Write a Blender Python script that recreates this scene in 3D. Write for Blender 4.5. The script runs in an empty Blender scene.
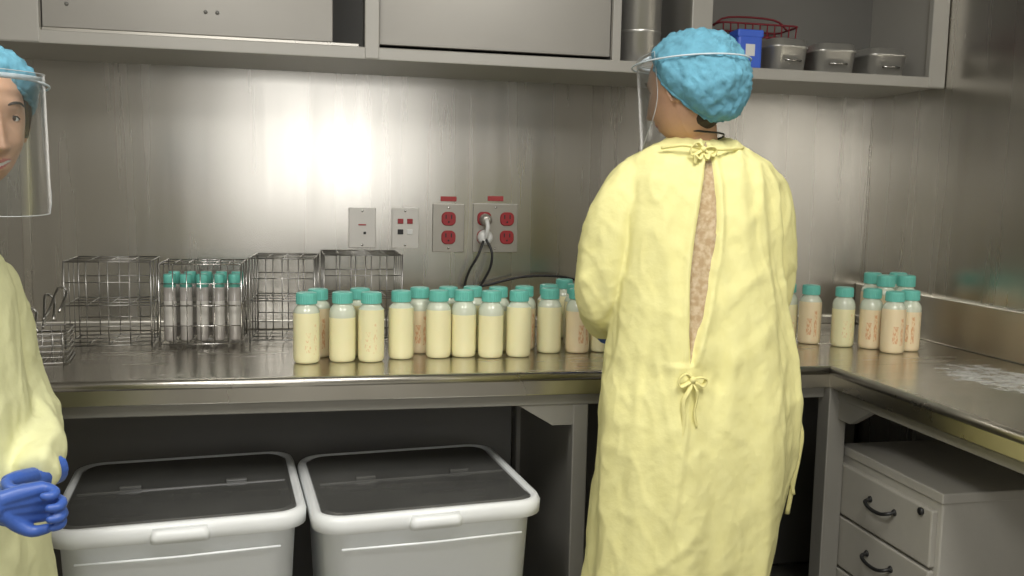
import bpy, bmesh, math, random
from mathutils import Vector, Matrix, noise
random.seed(7)
scene = bpy.context.scene
scene.view_settings.view_transform = 'Standard'
rad = math.radians

# ------------------------------------------------------------------ materials
def new_mat(name):
    m = bpy.data.materials.new(name); m.use_nodes = True
    nt = m.node_tree
    return m, nt, nt.nodes['Principled BSDF']

def pmat(name, col, rough=.5, metal=0., bump=0., bscale=20., var=0., coat=0., stretch=(1,1,1), trans=0., alpha=1., emis=0., sss=0., detail=4):
    m, nt, b = new_mat(name)
    b.inputs['Base Color'].default_value = (*col, 1)
    b.inputs['Roughness'].default_value = rough
    b.inputs['Metallic'].default_value = metal
    b.inputs['Coat Weight'].default_value = coat
    b.inputs['Transmission Weight'].default_value = trans
    b.inputs['Alpha'].default_value = alpha
    if emis:
        b.inputs['Emission Color'].default_value = (*col, 1)
        b.inputs['Emission Strength'].default_value = emis
    if sss:
        b.inputs['Subsurface Weight'].default_value = sss
        b.inputs['Subsurface Radius'].default_value = (.02, .01, .006)
        b.inputs['Subsurface Scale'].default_value = .5
    tc = nt.nodes.new('ShaderNodeTexCoord'); mp = nt.nodes.new('ShaderNodeMapping')
    mp.inputs['Scale'].default_value = stretch
    nt.links.new(tc.outputs['Object'], mp.inputs['Vector'])
    nz = nt.nodes.new('ShaderNodeTexNoise'); nz.inputs['Scale'].default_value = bscale
    nz.inputs['Detail'].default_value = detail
    nt.links.new(mp.outputs['Vector'], nz.inputs['Vector'])
    mx = nt.nodes.new('ShaderNodeMix'); mx.data_type = 'RGBA'
    mx.inputs['A'].default_value = (*[max(0, c*(1-var)) for c in col], 1)
    mx.inputs['B'].default_value = (*[min(1, c*(1+var)) for c in col], 1)
    nt.links.new(nz.outputs['Fac'], mx.inputs['Factor'])
    nt.links.new(mx.outputs['Result'], b.inputs['Base Color'])
    if bump:
        bp = nt.nodes.new('ShaderNodeBump'); bp.inputs['Strength'].default_value = bump
        bp.inputs['Distance'].default_value = .01
        nt.links.new(nz.outputs['Fac'], bp.inputs['Height'])
        nt.links.new(bp.outputs['Normal'], b.inputs['Normal'])
    return m

def steel(name, col, r0, r1, stretch, wav=.05, streak=.03, wscale=1.6, cv=.06, smudge=0., painted_glare=None):
    m, nt, b = new_mat(name)
    L = nt.links.new
    b.inputs['Metallic'].default_value = 1
    tc = nt.nodes.new('ShaderNodeTexCoord'); mp = nt.nodes.new('ShaderNodeMapping')
    mp.inputs['Scale'].default_value = stretch
    L(tc.outputs['Object'], mp.inputs['Vector'])
    nz = nt.nodes.new('ShaderNodeTexNoise'); nz.inputs['Scale'].default_value = 1.; nz.inputs['Detail'].default_value = 6
    L(mp.outputs['Vector'], nz.inputs['Vector'])
    mr = nt.nodes.new('ShaderNodeMapRange'); mr.inputs['From Min'].default_value = .3; mr.inputs['From Max'].default_value = .7
    mr.inputs['To Min'].default_value = r0; mr.inputs['To Max'].default_value = r1
    L(nz.outputs['Fac'], mr.inputs['Value'])
    rout = mr.outputs['Result']
    if smudge:
        n3 = nt.nodes.new('ShaderNodeTexNoise'); n3.inputs['Scale'].default_value = 5; n3.inputs['Detail'].default_value = 6
        n3.inputs['Distortion'].default_value = 1.2
        L(tc.outputs['Object'], n3.inputs['Vector'])
        ma = nt.nodes.new('ShaderNodeMath'); ma.operation = 'MULTIPLY_ADD'
        L(n3.outputs['Fac'], ma.inputs[0]); ma.inputs[1].default_value = smudge; L(rout, ma.inputs[2]); rout = ma.outputs[0]
    L(rout, b.inputs['Roughness'])
    mx = nt.nodes.new('ShaderNodeMix'); mx.data_type = 'RGBA'
    mx.inputs['A'].default_value = (*[c*(1-cv) for c in col], 1); mx.inputs['B'].default_value = (*[min(1, c*(1+cv)) for c in col], 1)
    L(nz.outputs['Fac'], mx.inputs['Factor'])
    cout = mx.outputs['Result']
    if painted_glare:  # speckled whitish glare painted into the steel colour, less metallic there
        (cx, cy, sx, sy) = painted_glare
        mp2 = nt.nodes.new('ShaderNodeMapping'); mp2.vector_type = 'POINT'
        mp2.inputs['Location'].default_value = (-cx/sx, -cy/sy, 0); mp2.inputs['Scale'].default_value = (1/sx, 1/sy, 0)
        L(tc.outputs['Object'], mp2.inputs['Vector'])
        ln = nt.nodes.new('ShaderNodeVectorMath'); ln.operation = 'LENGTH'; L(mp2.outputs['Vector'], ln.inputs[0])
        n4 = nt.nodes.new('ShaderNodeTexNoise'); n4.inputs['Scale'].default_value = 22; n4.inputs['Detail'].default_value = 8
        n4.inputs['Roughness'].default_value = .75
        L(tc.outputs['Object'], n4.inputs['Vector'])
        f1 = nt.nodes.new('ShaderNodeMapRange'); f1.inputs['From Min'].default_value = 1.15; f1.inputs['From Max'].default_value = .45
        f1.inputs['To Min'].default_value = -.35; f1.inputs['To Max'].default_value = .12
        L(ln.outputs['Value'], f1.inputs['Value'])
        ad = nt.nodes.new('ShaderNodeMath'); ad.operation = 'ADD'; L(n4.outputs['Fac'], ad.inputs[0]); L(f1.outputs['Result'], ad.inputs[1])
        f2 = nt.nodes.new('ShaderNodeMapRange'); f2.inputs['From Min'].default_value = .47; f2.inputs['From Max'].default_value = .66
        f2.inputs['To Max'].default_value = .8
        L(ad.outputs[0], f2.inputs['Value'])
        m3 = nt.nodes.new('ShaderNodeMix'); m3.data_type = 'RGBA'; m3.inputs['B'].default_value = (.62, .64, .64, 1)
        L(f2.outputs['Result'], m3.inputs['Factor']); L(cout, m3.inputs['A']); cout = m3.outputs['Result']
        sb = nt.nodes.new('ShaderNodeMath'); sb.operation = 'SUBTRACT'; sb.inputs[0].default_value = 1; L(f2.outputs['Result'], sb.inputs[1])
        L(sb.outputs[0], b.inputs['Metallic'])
    L(cout, b.inputs['Base Color'])
    n2 = nt.nodes.new('ShaderNodeTexNoise'); n2.inputs['Scale'].default_value = wscale; n2.inputs['Detail'].default_value = 1
    L(tc.outputs['Object'], n2.inputs['Vector'])
    b1 = nt.nodes.new('ShaderNodeBump'); b1.inputs['Strength'].default_value = wav; b1.inputs['Distance'].default_value = .1
    L(n2.outputs['Fac'], b1.inputs['Height'])
    b2 = nt.nodes.new('ShaderNodeBump'); b2.inputs['Strength'].default_value = streak; b2.inputs['Distance'].default_value = .01
    L(nz.outputs['Fac'], b2.inputs['Height']); L(b1.outputs['Normal'], b2.inputs['Normal'])
    L(b2.outputs['Normal'], b.inputs['Normal'])
    return m

M = {}
M['wallsteel'] = steel('brushed_steel_wall', (.55, .53, .485), .23, .30, (11, 11, .4), .11, .016, 1.6, .08)
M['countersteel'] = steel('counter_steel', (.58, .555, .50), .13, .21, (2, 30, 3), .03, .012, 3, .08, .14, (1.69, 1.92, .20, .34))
M['lipsteel'] = steel('lip_steel', (.60, .575, .52), .24, .32, (3, 3, 3), .02, .0, 3)
M['splashsteel'] = steel('splash_steel', (.56, .54, .49), .34, .42, (3, 3, 3), .02, .0, 3)
M['framesteel'] = pmat('frame_grey', (.30, .29, .26), .42, .35, .02, 8, .06)
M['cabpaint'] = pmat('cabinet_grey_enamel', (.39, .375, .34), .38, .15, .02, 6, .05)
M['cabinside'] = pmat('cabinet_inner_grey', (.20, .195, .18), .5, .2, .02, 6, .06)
M['cabdoor'] = pmat('cabinet_door_grey', (.31, .295, .265), .35, .25, .02, 6, .06)
M['chrome'] = pmat('wire_chrome', (.55, .54, .52), .22, 1, 0, 10, .05)
M['wire'] = pmat('wire_steel', (.36, .35, .33), .35, 1, 0, 10, .05)
M['pan'] = pmat('pan_steel', (.56, .55, .52), .3, .75, .02, 14, .06)
M['paintwall'] = pmat('painted_wall', (.46, .44, .39), .7, 0, .04, 60, .03)
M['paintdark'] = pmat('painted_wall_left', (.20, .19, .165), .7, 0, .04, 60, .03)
M['ceil'] = pmat('ceiling_tile', (.62, .61, .57), .85, 0, .15, 90, .05)
M['floor'] = pmat('vinyl_floor', (.30, .29, .26), .4, 0, .02, 45, .18)
M['door'] = pmat('dark_door', (.08, .07, .06), .5, 0, .02, 8, .1)
M['binwhite'] = pmat('bin_white_plastic', (.93, .96, .98), .42, 0, .01, 20, .01)
M['binrim'] = pmat('bin_rim_plastic', (.82, .84, .84), .35, 0, .01, 20, .03)
M['bindark'] = pmat('bin_smoked_lid', (.10, .10, .095), .14, 0, .05, 7, .5, coat=.8)
M['black'] = pmat('black_rubber', (.012, .012, .012), .45)
M['dark'] = pmat('dark_slot', (.02, .02, .02), .6)
M['file'] = pmat('filing_grey_paint', (.40, .385, .345), .42, .05, .02, 40, .04)
M['filed'] = pmat('filing_drawer_paint', (.36, .345, .305), .42, .05, .02, 40, .04)
M['red'] = pmat('red_receptacle', (.30, .02, .025), .4)
M['plate'] = pmat('outlet_plate', (.56, .54, .50), .35, .2)
M['platedk'] = pmat('outlet_plate_steel', (.38, .36, .32), .35, .6)
M['redlabel'] = pmat('red_label', (.36, .04, .04), .6)
M['white'] = pmat('white_plastic', (.70, .70, .68), .4)
M['teal'] = pmat('teal_cap', (.14, .50, .42), .38, 0, 0, 20, .06)
M['milk'] = pmat('milk_plastic', (.84, .79, .48), .3, 0, 0, 8, .05, coat=.35, sss=.15)
M['milkp'] = pmat('milk_plastic_pinkish', (.82, .68, .44), .3, 0, 0, 8, .06, coat=.35, sss=.15)
M['neck'] = pmat('bottle_neck_plastic', (.62, .66, .53), .25, 0, 0, 8, .05, coat=.4)
M['tube'] = pmat('tube_plastic', (.38, .355, .33), .25, 0, 0, 30, .12, coat=.5)
M['blue'] = pmat('blue_plastic', (.05, .13, .62), .4, 0, 0, 20, .1)
M['redwire'] = pmat('red_coated_wire', (.22, .025, .035), .4)
M['skinA'] = pmat('skin', (.54, .32, .21), .5, 0, .04, 120, .05, sss=.12)
M['lips'] = pmat('lips', (.42, .15, .13), .4)
M['hair'] = pmat('dark_hair', (.025, .015, .010), .5, 0, .3, 60, .3, stretch=(1, 1, .15))
M['eyewhite'] = pmat('eye_white', (.7, .68, .65), .25)
M['iris'] = pmat('iris_brown', (.04, .02, .012), .15)
M['cap'] = pmat('bouffant_blue', (.12, .33, .44), .85, 0, .6, 34, .4)
M['glove'] = pmat('nitrile_glove', (.045, .11, .40), .4, 0, .08, 60, .1)
M['tie'] = pmat('gown_tie_cloth', (.80, .74, .32), .8, 0, .1, 60, .06)
M['gownB'] = pmat('gown_yellow_cloth', (.68, .68, .39), .85, 0, .22, 34, .06)
M['pants'] = pmat('scrub_trousers', (.16, .20, .28), .85, 0, .1, 60, .08)
M['shoe'] = pmat('white_shoe', (.6, .6, .58), .5)
M['foam'] = pmat('white_foam', (.55, .62, .66), .7)
M['edge'] = pmat('visor_edge', (.45, .47, .47), .3)
M['lampglow'] = pmat('lamp_diffuser', (1, .98, .94), .5, emis=3)
M['windowglow'] = pmat('window_daylight', (.97, .97, 1), .5, emis=.9)  # emission of the added panel behind the camera

def clear_mat(name, tint, fac, rough=.12):
    m = bpy.data.materials.new(name); m.use_nodes = True; nt = m.node_tree
    nt.nodes.remove(nt.nodes['Principled BSDF'])
    out = nt.nodes['Material Output']
    tr = nt.nodes.new('ShaderNodeBsdfTransparent'); tr.inputs['Color'].default_value = (*tint, 1)
    gl = nt.nodes.new('ShaderNodeBsdfGlossy'); gl.inputs['Roughness'].default_value = rough
    fr = nt.nodes.new('ShaderNodeLayerWeight'); fr.inputs['Blend'].default_value = fac
    mx = nt.nodes.new('ShaderNodeMixShader')
    nt.links.new(fr.outputs['Facing'], mx.inputs['Fac'])
    nt.links.new(tr.outputs[0], mx.inputs[1]); nt.links.new(gl.outputs[0], mx.inputs[2])
    nt.links.new(mx.outputs[0], out.inputs['Surface'])
    return m
M['shield'] = clear_mat('clear_visor', (.93, .96, .97), .45, .25)

def label_mat(name, base, ink, thr):
    m, nt, b = new_mat(name); L = nt.links.new
    b.inputs['Roughness'].default_value = .35
    tc = nt.nodes.new('ShaderNodeTexCoord'); mp = nt.nodes.new('ShaderNodeMapping')
    mp.inputs['Scale'].default_value = (260, 260, 90); L(tc.outputs['Object'], mp.inputs['Vector'])
    nz = nt.nodes.new('ShaderNodeTexNoise'); nz.inputs['Scale'].default_value = 1; nz.inputs['Detail'].default_value = 2
    L(mp.outputs['Vector'], nz.inputs['Vector'])
    cr = nt.nodes.new('ShaderNodeValToRGB'); cr.color_ramp.elements[0].position = thr; cr.color_ramp.elements[1].position = thr+.12
    cr.color_ramp.elements[0].color = (*base, 1); cr.color_ramp.elements[1].color = (*ink, 1)
    L(nz.outputs['Fac'], cr.inputs['Fac']); L(cr.outputs['Color'], b.inputs['Base Color'])
    return m
M['labelA'] = label_mat('bottle_print_orange', (.84, .78, .47), (.76, .52, .26), .54)
M['labelB'] = label_mat('bottle_print_dense', (.80, .63, .39), (.68, .38, .20), .46)

def gown_mat():
    m, nt, b = new_mat('gown_yellow_cloth_open_back'); L = nt.links.new; N = nt.nodes.new
    b.inputs['Roughness'].default_value = .88
    tc = N('ShaderNodeTexCoord'); sx = N('ShaderNodeSeparateXYZ'); L(tc.outputs['Object'], sx.inputs[0])
    def mt(op, a, c=None):
        n = N('ShaderNodeMath'); n.operation = op
        for i, v in enumerate((a, c)):
            if v is None: continue
            if isinstance(v, (int, float)): n.inputs[i].default_value = v
            else: L(v, n.inputs[i])
        return n.outputs[0]
    z = sx.outputs['Z']; x = sx.outputs['X']; y = sx.outputs['Y']
    xc = mt('ADD', mt('MULTIPLY', mt('SUBTRACT', z, 1.03), .103), -.058)
    nzw = N('ShaderNodeTexNoise'); nzw.inputs['Scale'].default_value = 9; L(tc.outputs['Object'], nzw.inputs['Vector'])
    wob = mt('MULTIPLY', mt('SUBTRACT', nzw.outputs['Fac'], .5), .014)
    t = mt('ABSOLUTE', mt('ADD', mt('SUBTRACT', x, xc), wob))
    w = mt('MULTIPLY', mt('SINE', mt('MULTIPLY', mt('SUBTRACT', z, .985), math.pi/.48)), .023)
    inside = mt('LESS_THAN', t, w)
    zr = mt('MULTIPLY', mt('GREATER_THAN', z, .985), mt('LESS_THAN', z, 1.46))
    mask = mt('MULTIPLY', mt('MULTIPLY', inside, zr), mt('LESS_THAN', y, 0))
    nz = N('ShaderNodeTexNoise'); nz.inputs['Scale'].default_value = 30; nz.inputs['Detail'].default_value = 5
    L(tc.outputs['Object'], nz.inputs['Vector'])
    yc = N('ShaderNodeMix'); yc.data_type = 'RGBA'
    yc.inputs['A'].default_value = (.76, .71, .30, 1); yc.inputs['B'].default_value = (.84, .80, .39, 1)
    L(nz.outputs['Fac'], yc.inputs['Factor'])
    vo = N('ShaderNodeTexNoise'); vo.inputs['Scale'].default_value = 85; vo.inputs['Detail'].default_value = 3; L(tc.outputs['Object'], vo.inputs['Vector'])
    cr = N('ShaderNodeValToRGB'); cr.color_ramp.elements[0].position = .38; cr.color_ramp.elements[1].position = .66
    cr.color_ramp.elements[0].color = (.42, .30, .17, 1); cr.color_ramp.elements[1].color = (.58, .47, .32, 1)
    L(vo.outputs['Fac'], cr.inputs['Fac'])
    mx = N('ShaderNodeMix'); mx.data_type = 'RGBA'
    L(mask, mx.inputs['Factor']); L(yc.outputs['Result'], mx.inputs['A']); L(cr.outputs['Color'], mx.inputs['B'])
    L(mx.outputs['Result'], b.inputs['Base Color'])
    bp = N('ShaderNodeBump'); bp.inputs['Strength'].default_value = .25; bp.inputs['Distance'].default_value = .012
    L(nz.outputs['Fac'], bp.inputs['Height']); L(bp.outputs['Normal'], b.inputs['Normal'])
    return m
M['gownA'] = gown_mat()

# ------------------------------------------------------------------ mesh builder
def catmull(pts, rs, k):
    P = [Vector(p) for p in pts]; n = len(P); out = []; ro = []
    if n < 3 or k <= 1: return P, list(rs)
    for i in range(n-1):
        p0 = P[max(i-1, 0)]; p1 = P[i]; p2 = P[i+1]; p3 = P[min(i+2, n-1)]
        for j in range(k):
            t = j/k
            q = .5*((2*p1)+(-p0+p2)*t+(2*p0-5*p1+4*p2-p3)*t*t+(-p0+3*p1-3*p2+p3)*t**3)
            out.append(q); ro.append(rs[i]*(1-t)+rs[i+1]*t)
    out.append(P[-1]); ro.append(rs[-1])
    return out, ro

def bm_loft(rings, cap=True, closed=False):
    bm = bmesh.new(); R = []
    for ring in rings: R.append([bm.verts.new(p) for p in ring])
    n = len(R[0])
    m = len(R)
    for i in range(m if closed else m-1):
        a = R[i]; c = R[(i+1) % m]
        for j in range(n):
            bm.faces.new((a[j], a[(j+1) % n], c[(j+1) % n], c[j]))
    if cap and not closed:
        bm.faces.new(list(reversed(R[0]))); bm.faces.new(R[-1])
    bmesh.ops.recalc_face_normals(bm, faces=bm.faces[:])
    return bm

def bm_tube(pts, r, n=8, k=1, closed=False, flat=None):
    rs = list(r) if isinstance(r, (list, tuple)) else [r]*len(pts)
    P, rs = catmull(pts, rs, k)
    rings = []; up = None; m = len(P)
    for i in range(m):
        if closed: t = P[(i+1) % m]-P[i-1]
        else: t = P[min(i+1, m-1)]-P[max(i-1, 0)]
        if t.length < 1e-9: t = Vector((0, 0, 1))
        t.normalize()
        if up is None:
            up = Vector((0, 0, 1)) if abs(t.z) < .9 else Vector((0, 1, 0))
        up = (up-t*up.dot(t))
        if up.length < 1e-6: up = t.orthogonal()
        up.normalize(); s = t.cross(up)
        f = flat if flat else 1
        rings.append([P[i]+(s*math.cos(2*math.pi*j/n)+up*math.sin(2*math.pi*j/n)*f)*rs[i] for j in range(n)])
    return bm_loft(rings, True, closed)

def bm_sphere(c, r, sub=3):
    bm = bmesh.new(); bmesh.ops.create_icosphere(bm, subdivisions=sub, radius=1)
    rr = Vector(r) if isinstance(r, (tuple, list)) else Vector((r, r, r))
    for v in bm.verts: v.co = Vector((v.co.x*rr.x, v.co.y*rr.y, v.co.z*rr.z))+Vector(c)
    return bm

def bm_lathe(prof, n=32):
    bm = bmesh.new(); R = []
    for (r, z) in prof:
        if r < 1e-6: R.append([bm.verts.new((0, 0, z))])
        else: R.append([bm.verts.new((r*math.cos(2*math.pi*j/n), r*math.sin(2*math.pi*j/n), z)) for j in range(n)])
    for a, c in zip(R[:-1], R[1:]):
        for j in range(n):
            k = (j+1) % n
            if len(a) == 1 and len(c) == 1: continue
            if len(a) == 1: bm.faces.new((a[0], c[k], c[j]))
            elif len(c) == 1: bm.faces.new((a[j], a[k], c[0]))
            else: bm.faces.new((a[j], a[k], c[k], c[j]))
    bmesh.ops.recalc_face_normals(bm, faces=bm.faces[:])
    return bm

def bm_box(x0, x1, y0, y1, z0, z1, bev=.003):
    bm = bmesh.new(); bmesh.ops.create_cube(bm, size=1)
    for v in bm.verts:
        v.co = Vector(((x0+x1)/2+v.co.x*(x1-x0), (y0+y1)/2+v.co.y*(y1-y0), (z0+z1)/2+v.co.z*(z1-z0)))
    if bev:
        bev = min(bev, .3*min(x1-x0, y1-y0, z1-z0))
        bmesh.ops.bevel(bm, geom=bm.edges[:], offset=bev, segments=2, profile=.5, affect='EDGES')
    return bm

def rrect(w, d, r, z, cx=0, cy=0, n=6):
    pts = []
    for (sx, sy, a0) in ((1, 1, 0), (-1, 1, 90), (-1, -1, 180), (1, -1, 270)):
        for i in range(n+1):
            a = rad(a0+90*i/n)
            pts.append(Vector((cx+sx*(w/2-r)+r*math.cos(a), cy+sy*(d/2-r)+r*math.sin(a), z)))
    return pts

class B:
    def __init__(s): s.bm = bmesh.new(); s.mats = []
    def mi(s, m):
        m = M[m]
        if m not in s.mats: s.mats.append(m)
        return s.mats.index(m)
    def add(s, t, mat, X=None, smooth=False):
        i = s.mi(mat)
        for f in t.faces: f.material_index = i; f.smooth = smooth
        if X is not None: bmesh.ops.transform(t, matrix=X, verts=t.verts[:])
        me = bpy.data.meshes.new('tmp'); t.to_mesh(me); t.free()
        s.bm.from_mesh(me); bpy.data.meshes.remove(me)
        return s
    def box(s, x0, x1, y0, y1, z0, z1, mat, bev=.003): return s.add(bm_box(x0, x1, y0, y1, z0, z1, bev), mat)
    def tube(s, pts, r, mat, n=8, k=1, closed=False, X=None, flat=None): return s.add(bm_tube(pts, r, n, k, closed, flat), mat, X, True)
    def lathe(s, prof, mat, X=None, n=32, smooth=True): return s.add(bm_lathe(prof, n), mat, X, smooth)
    def mesh(s, name):
        me = bpy.data.meshes.new(name); s.bm.to_mesh(me); s.bm.free()
        for m in s.mats: me.materials.append(m)
        return me
    def obj(s, name, loc=(0, 0, 0), parent=None, rz=0):
        return mkobj(name, s.mesh(name), loc, parent, rz)

def mkobj(name, me, loc=(0, 0, 0), parent=None, rz=0):
    o = bpy.data.objects.new(name, me); scene.collection.objects.link(o)
    o.location = loc; o.rotation_euler = (0, 0, rz)
    if parent: o.parent = parent
    return o

def T(x, y, z): return Matrix.Translation((x, y, z))
def R(a, ax): return Matrix.Rotation(rad(a), 4, ax)

def remesh(b, voxel, smooth_it=3):
    me = b.mesh('tmp_r'); o = bpy.data.objects.new('tmp_r', me); scene.collection.objects.link(o)
    m = o.modifiers.new('r', 'REMESH'); m.mode = 'VOXEL'; m.voxel_size = voxel; m.use_smooth_shade = True
    if smooth_it:
        sm = o.modifiers.new('s', 'SMOOTH'); sm.factor = .5; sm.iterations = smooth_it
    bpy.context.view_layer.update()
    dg = bpy.context.evaluated_depsgraph_get()
    out = bpy.data.meshes.new_from_object(o.evaluated_get(dg))
    bpy.data.objects.remove(o); bpy.data.meshes.remove(me)
    out.materials.clear()
    for p in out.polygons: p.use_smooth = True; p.material_index = 0
    return out

# ------------------------------------------------------------------ room
XR, YB, XL, YF, ZC = 1.915, 2.91, -1.85, -1.3, 2.65
B().box(XL-.1, XR+.1, YF-.1, YB+.1, -.1, 0, 'floor', 0).obj('floor')
B().box(XL-.1, XR+.1, YF-.1, YB+.1, ZC, ZC+.1, 'ceil', 0).obj('ceiling')
B().box(XL-.1, XR+.1, YB, YB+.1, 0, ZC, 'wallsteel', 0).obj('wall_back')
B().box(XR, XR+.1, YF-.1, YB, 0, ZC, 'wallsteel', 0).obj('wall_right')
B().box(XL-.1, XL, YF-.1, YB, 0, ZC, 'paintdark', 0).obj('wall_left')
B().box(XL, XR, YF-.1, YF, 0, ZC, 'paintwall', 0).obj('wall_front')
WX0, WX1, WZ0, WZ1 = -.54, .60, 1.24, 2.06
w = B()  # added unseen glowing panel: frontal fill and bright reflection in the steel wall
w.box(WX0, WX1, YF, YF+.012, WZ0, WZ1, 'windowglow', 0)
w.box(WX0-.05, WX0, YF, YF+.03, WZ0-.05, WZ1+.05, 'white'); w.box(WX1, WX1+.05, YF, YF+.03, WZ0-.05, WZ1+.05, 'white')
w.box(WX0, WX1, YF, YF+.03, WZ0-.05, WZ0, 'white'); w.box(WX0, WX1, YF, YF+.03, WZ1, WZ1+.05, 'white')
w.obj('window_1')
d = B(); d.box(.90, 1.74, YF+.001, YF+.03, 0, 2.1, 'door'); d.box(.88, .90, YF+.001, YF+.04, 0, 2.12, 'cabpaint'); d.box(1.74, 1.76, YF+.001, YF+.04, 0, 2.12, 'cabpaint'); d.box(.88, 1.76, YF+.001, YF+.04, 2.12, 2.15, 'cabpaint')  # added unseen dark panel, gives the steel wall a dark reflected band
d.tube([(1.0, YF+.03, 1.0), (1.0, YF+.07, 1.0), (1.1, YF+.07, 1.0)], .01, 'chrome')
d.obj('door_1')
B().box(XL, XR, YF, YF+.012, 0, .1, 'dark').obj('baseboard_front')
B().box(-.865, -.845, YB-.006, YB, .93, 1.70, 'lipsteel', .001).obj('trim_1')
B().box(XR-.005, XR, YB-.005, YB, 1.05, 1.70, 'lipsteel', .001).obj('trim_2')

for i, (x, y) in enumerate(((-.55, .55), (.75, .55))):
    c = B(); c.box(-.32, .32, -.62, .62, -.03, 0, 'white'); c.box(-.28, .28, -.58, .58, -.034, -.028, 'lampglow', 0)
    o = c.obj('ceiling_light' if i == 0 else 'ceiling_light.001', (x, y, ZC))
    ld = bpy.data.lights.new('tube_light', 'AREA'); ld.shape = 'RECTANGLE'; ld.size = .55; ld.size_y = 1.15
    ld.energy = 30; ld.color = (1, .975, .92)
    l = bpy.data.objects.new('tube_light', ld); scene.collection.objects.link(l); l.parent = o; l.location = (0, 0, -.045)
wl = bpy.data.lights.new('window_light', 'AREA'); wl.shape = 'RECTANGLE'; wl.size = 1.12; wl.size_y = .80; wl.energy = 10; wl.color = (1, .99, .98)  # added fill lamp in front of the glowing panel
wo = bpy.data.objects.new('window_light', wl); scene.collection.objects.link(wo)
wo.location = ((WX0+WX1)/2, YF+.03, (WZ0+WZ1)/2); wo.rotation_euler = (rad(90), 0, 0)
wo.parent = bpy.data.objects['window_1']
wd = bpy.data.worlds.new('World'); scene.world = wd; wd.use_nodes = True
wd.node_tree.nodes['Background'].inputs[0].default_value = (.5, .5, .5, 1); wd.node_tree.nodes['Background'].inputs[1].default_value = .3

# ------------------------------------------------------------------ counter
XF, YE, ZT = 1.32, 2.13, .90
c = B()
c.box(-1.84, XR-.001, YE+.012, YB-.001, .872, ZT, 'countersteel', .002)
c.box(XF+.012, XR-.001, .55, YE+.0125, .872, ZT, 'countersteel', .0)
c.tube([(-1.84, YE+.012, ZT-.0125), (XF+.012, YE+.012, ZT-.0125)], .0125, 'lipsteel', 16)
c.tube([(XF+.012, YE+.03, ZT-.0125), (XF+.012, .55, ZT-.0125)], .0125, 'lipsteel', 16)
c.box(-1.84, XF+.01, YE+.004, YE+.02, .842, .888, 'lipsteel', .003)
c.box(XF+.004, XF+.02, .55, YE+.01, .842, .888, 'lipsteel', .003)
c.box(-1.84, XF+.03, YE+.03, YE+.07, .81, .872, 'framesteel', .003)
c.box(XF+.03, XF+.07, .56, YE+.06, .81, .872, 'framesteel', .003)
c.box(.625, .665, YE+.03, YE+.075, 0, .81, 'framesteel', .003)
c.box(.64, .655, YE+.07, YB-.05, .02, .86, 'framesteel', .002)
c.box(.625, .665, YB-.08, YB-.032, 0, .86, 'framesteel', .003)
c.box(-.86, -.82, YE+.03, YE+.075, 0, .81, 'framesteel', .003)
c.box(-1.84, -1.80, YE+.03, YE+.075, 0, .81, 'framesteel', .003)
c.box(XF+.005, XF+.058, YE-.0, YE+.055, 0, .85, 'framesteel', .003)
c.box(XF+.03, XF+.07, .58, .63, 0, .81, 'framesteel', .003)
c.box(1.06, 1.075, YE+.07, YB-.05, .02, .86, 'framesteel', .002)
def gusset(b, X):
    pr = [(0, 0), (.16, 0), (.16, -.022), (.055, -.085), (0, -.085)]
    b.add(bm_loft([[Vector((p[0], 0, p[1])) for p in pr], [Vector((p[0], .02, p[1])) for p in pr]]), 'framesteel', X)
gusset(c, T(.627, YE+.034, .842) @ R(180, 'Z') @ T(0, -.02, 0))
gusset(c, T(XF+.034, YE, .842) @ R(-90, 'Z'))
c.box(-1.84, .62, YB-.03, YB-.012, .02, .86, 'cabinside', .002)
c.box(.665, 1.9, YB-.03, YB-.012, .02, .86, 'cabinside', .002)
c.obj('stainless_counter')
s_ = B(); s_.box(XR-.03, XR-.001, .55, YB-.002, ZT+.0005, 1.045, 'splashsteel', .004); s_.obj('trim_3')
s_ = B(); s_.box(-1.84, XR-.031, YB-.02, YB-.002, ZT+.0005, .93, 'splashsteel', .004); s_.obj('trim_4')

# ------------------------------------------------------------------ wall cabinet
YC = 2.536; Z0 = 1.695; Z1 = 2.30
k = B()
k.box(-1.84, XR-.002, YC+.012, YB-.001, Z0+.005, Z0+.03, 'cabpaint', .002)
k.box(-1.84, XR-.002, YC+.012, YB-.001, Z1-.03, Z1, 'cabpaint', .002)
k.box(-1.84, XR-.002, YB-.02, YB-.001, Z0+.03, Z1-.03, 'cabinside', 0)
k.box(-1.84, XR-.002, YC, YC+.02, Z0, Z0+.034, 'cabpaint', .003)
k.box(-1.84, XR-.002, YC, YC+.02, Z1-.04, Z1, 'cabpaint', .003)
for (a, cc) in ((-.80, -.70), (.115, .155), (1.06, 1.125), (1.855, XR-.002)):
    k.box(a, cc, YC-.002, YC+.02, Z0+.002, Z1, 'cabpaint', .003)
    m_ = (a+cc)/2
    k.box(m_-.01, m_+.01, YC+.02, YB-.02, Z0+.03, Z1-.03, 'cabpaint', .001)
k.box(.82, .845, YC, YC+.02, Z0+.03, Z1-.03, 'cabpaint', .002)
k.box(.822, .842, YC+.02, YB-.02, Z0+.03, Z1-.03, 'cabinside', .001)
k.box(-.70, .03, YC+.024, YC+.036, Z0+.045, Z1-.045, 'cabdoor', .002)
k.box(.155, .82, YC+.022, YC+.034, Z0+.045, Z1-.045, 'cabdoor', .002)
k.box(-1.84, -.80, YC+.022, YC+.034, Z0+.045, Z1-.045, 'cabdoor', .002)
for x in (-.64, -.30, -.27):
    k.lathe([(0, 0), (.005, 0), (.005, .003), (0, .004)], 'cabinside', T(x, YC+.024, 1.80) @ R(90, 'X'), 12)
k.box(-.70, .10, YC+.02, YC+.045, Z0+.030, Z0+.044, 'lipsteel', .001)
k.obj('wall_cabinet')
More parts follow.
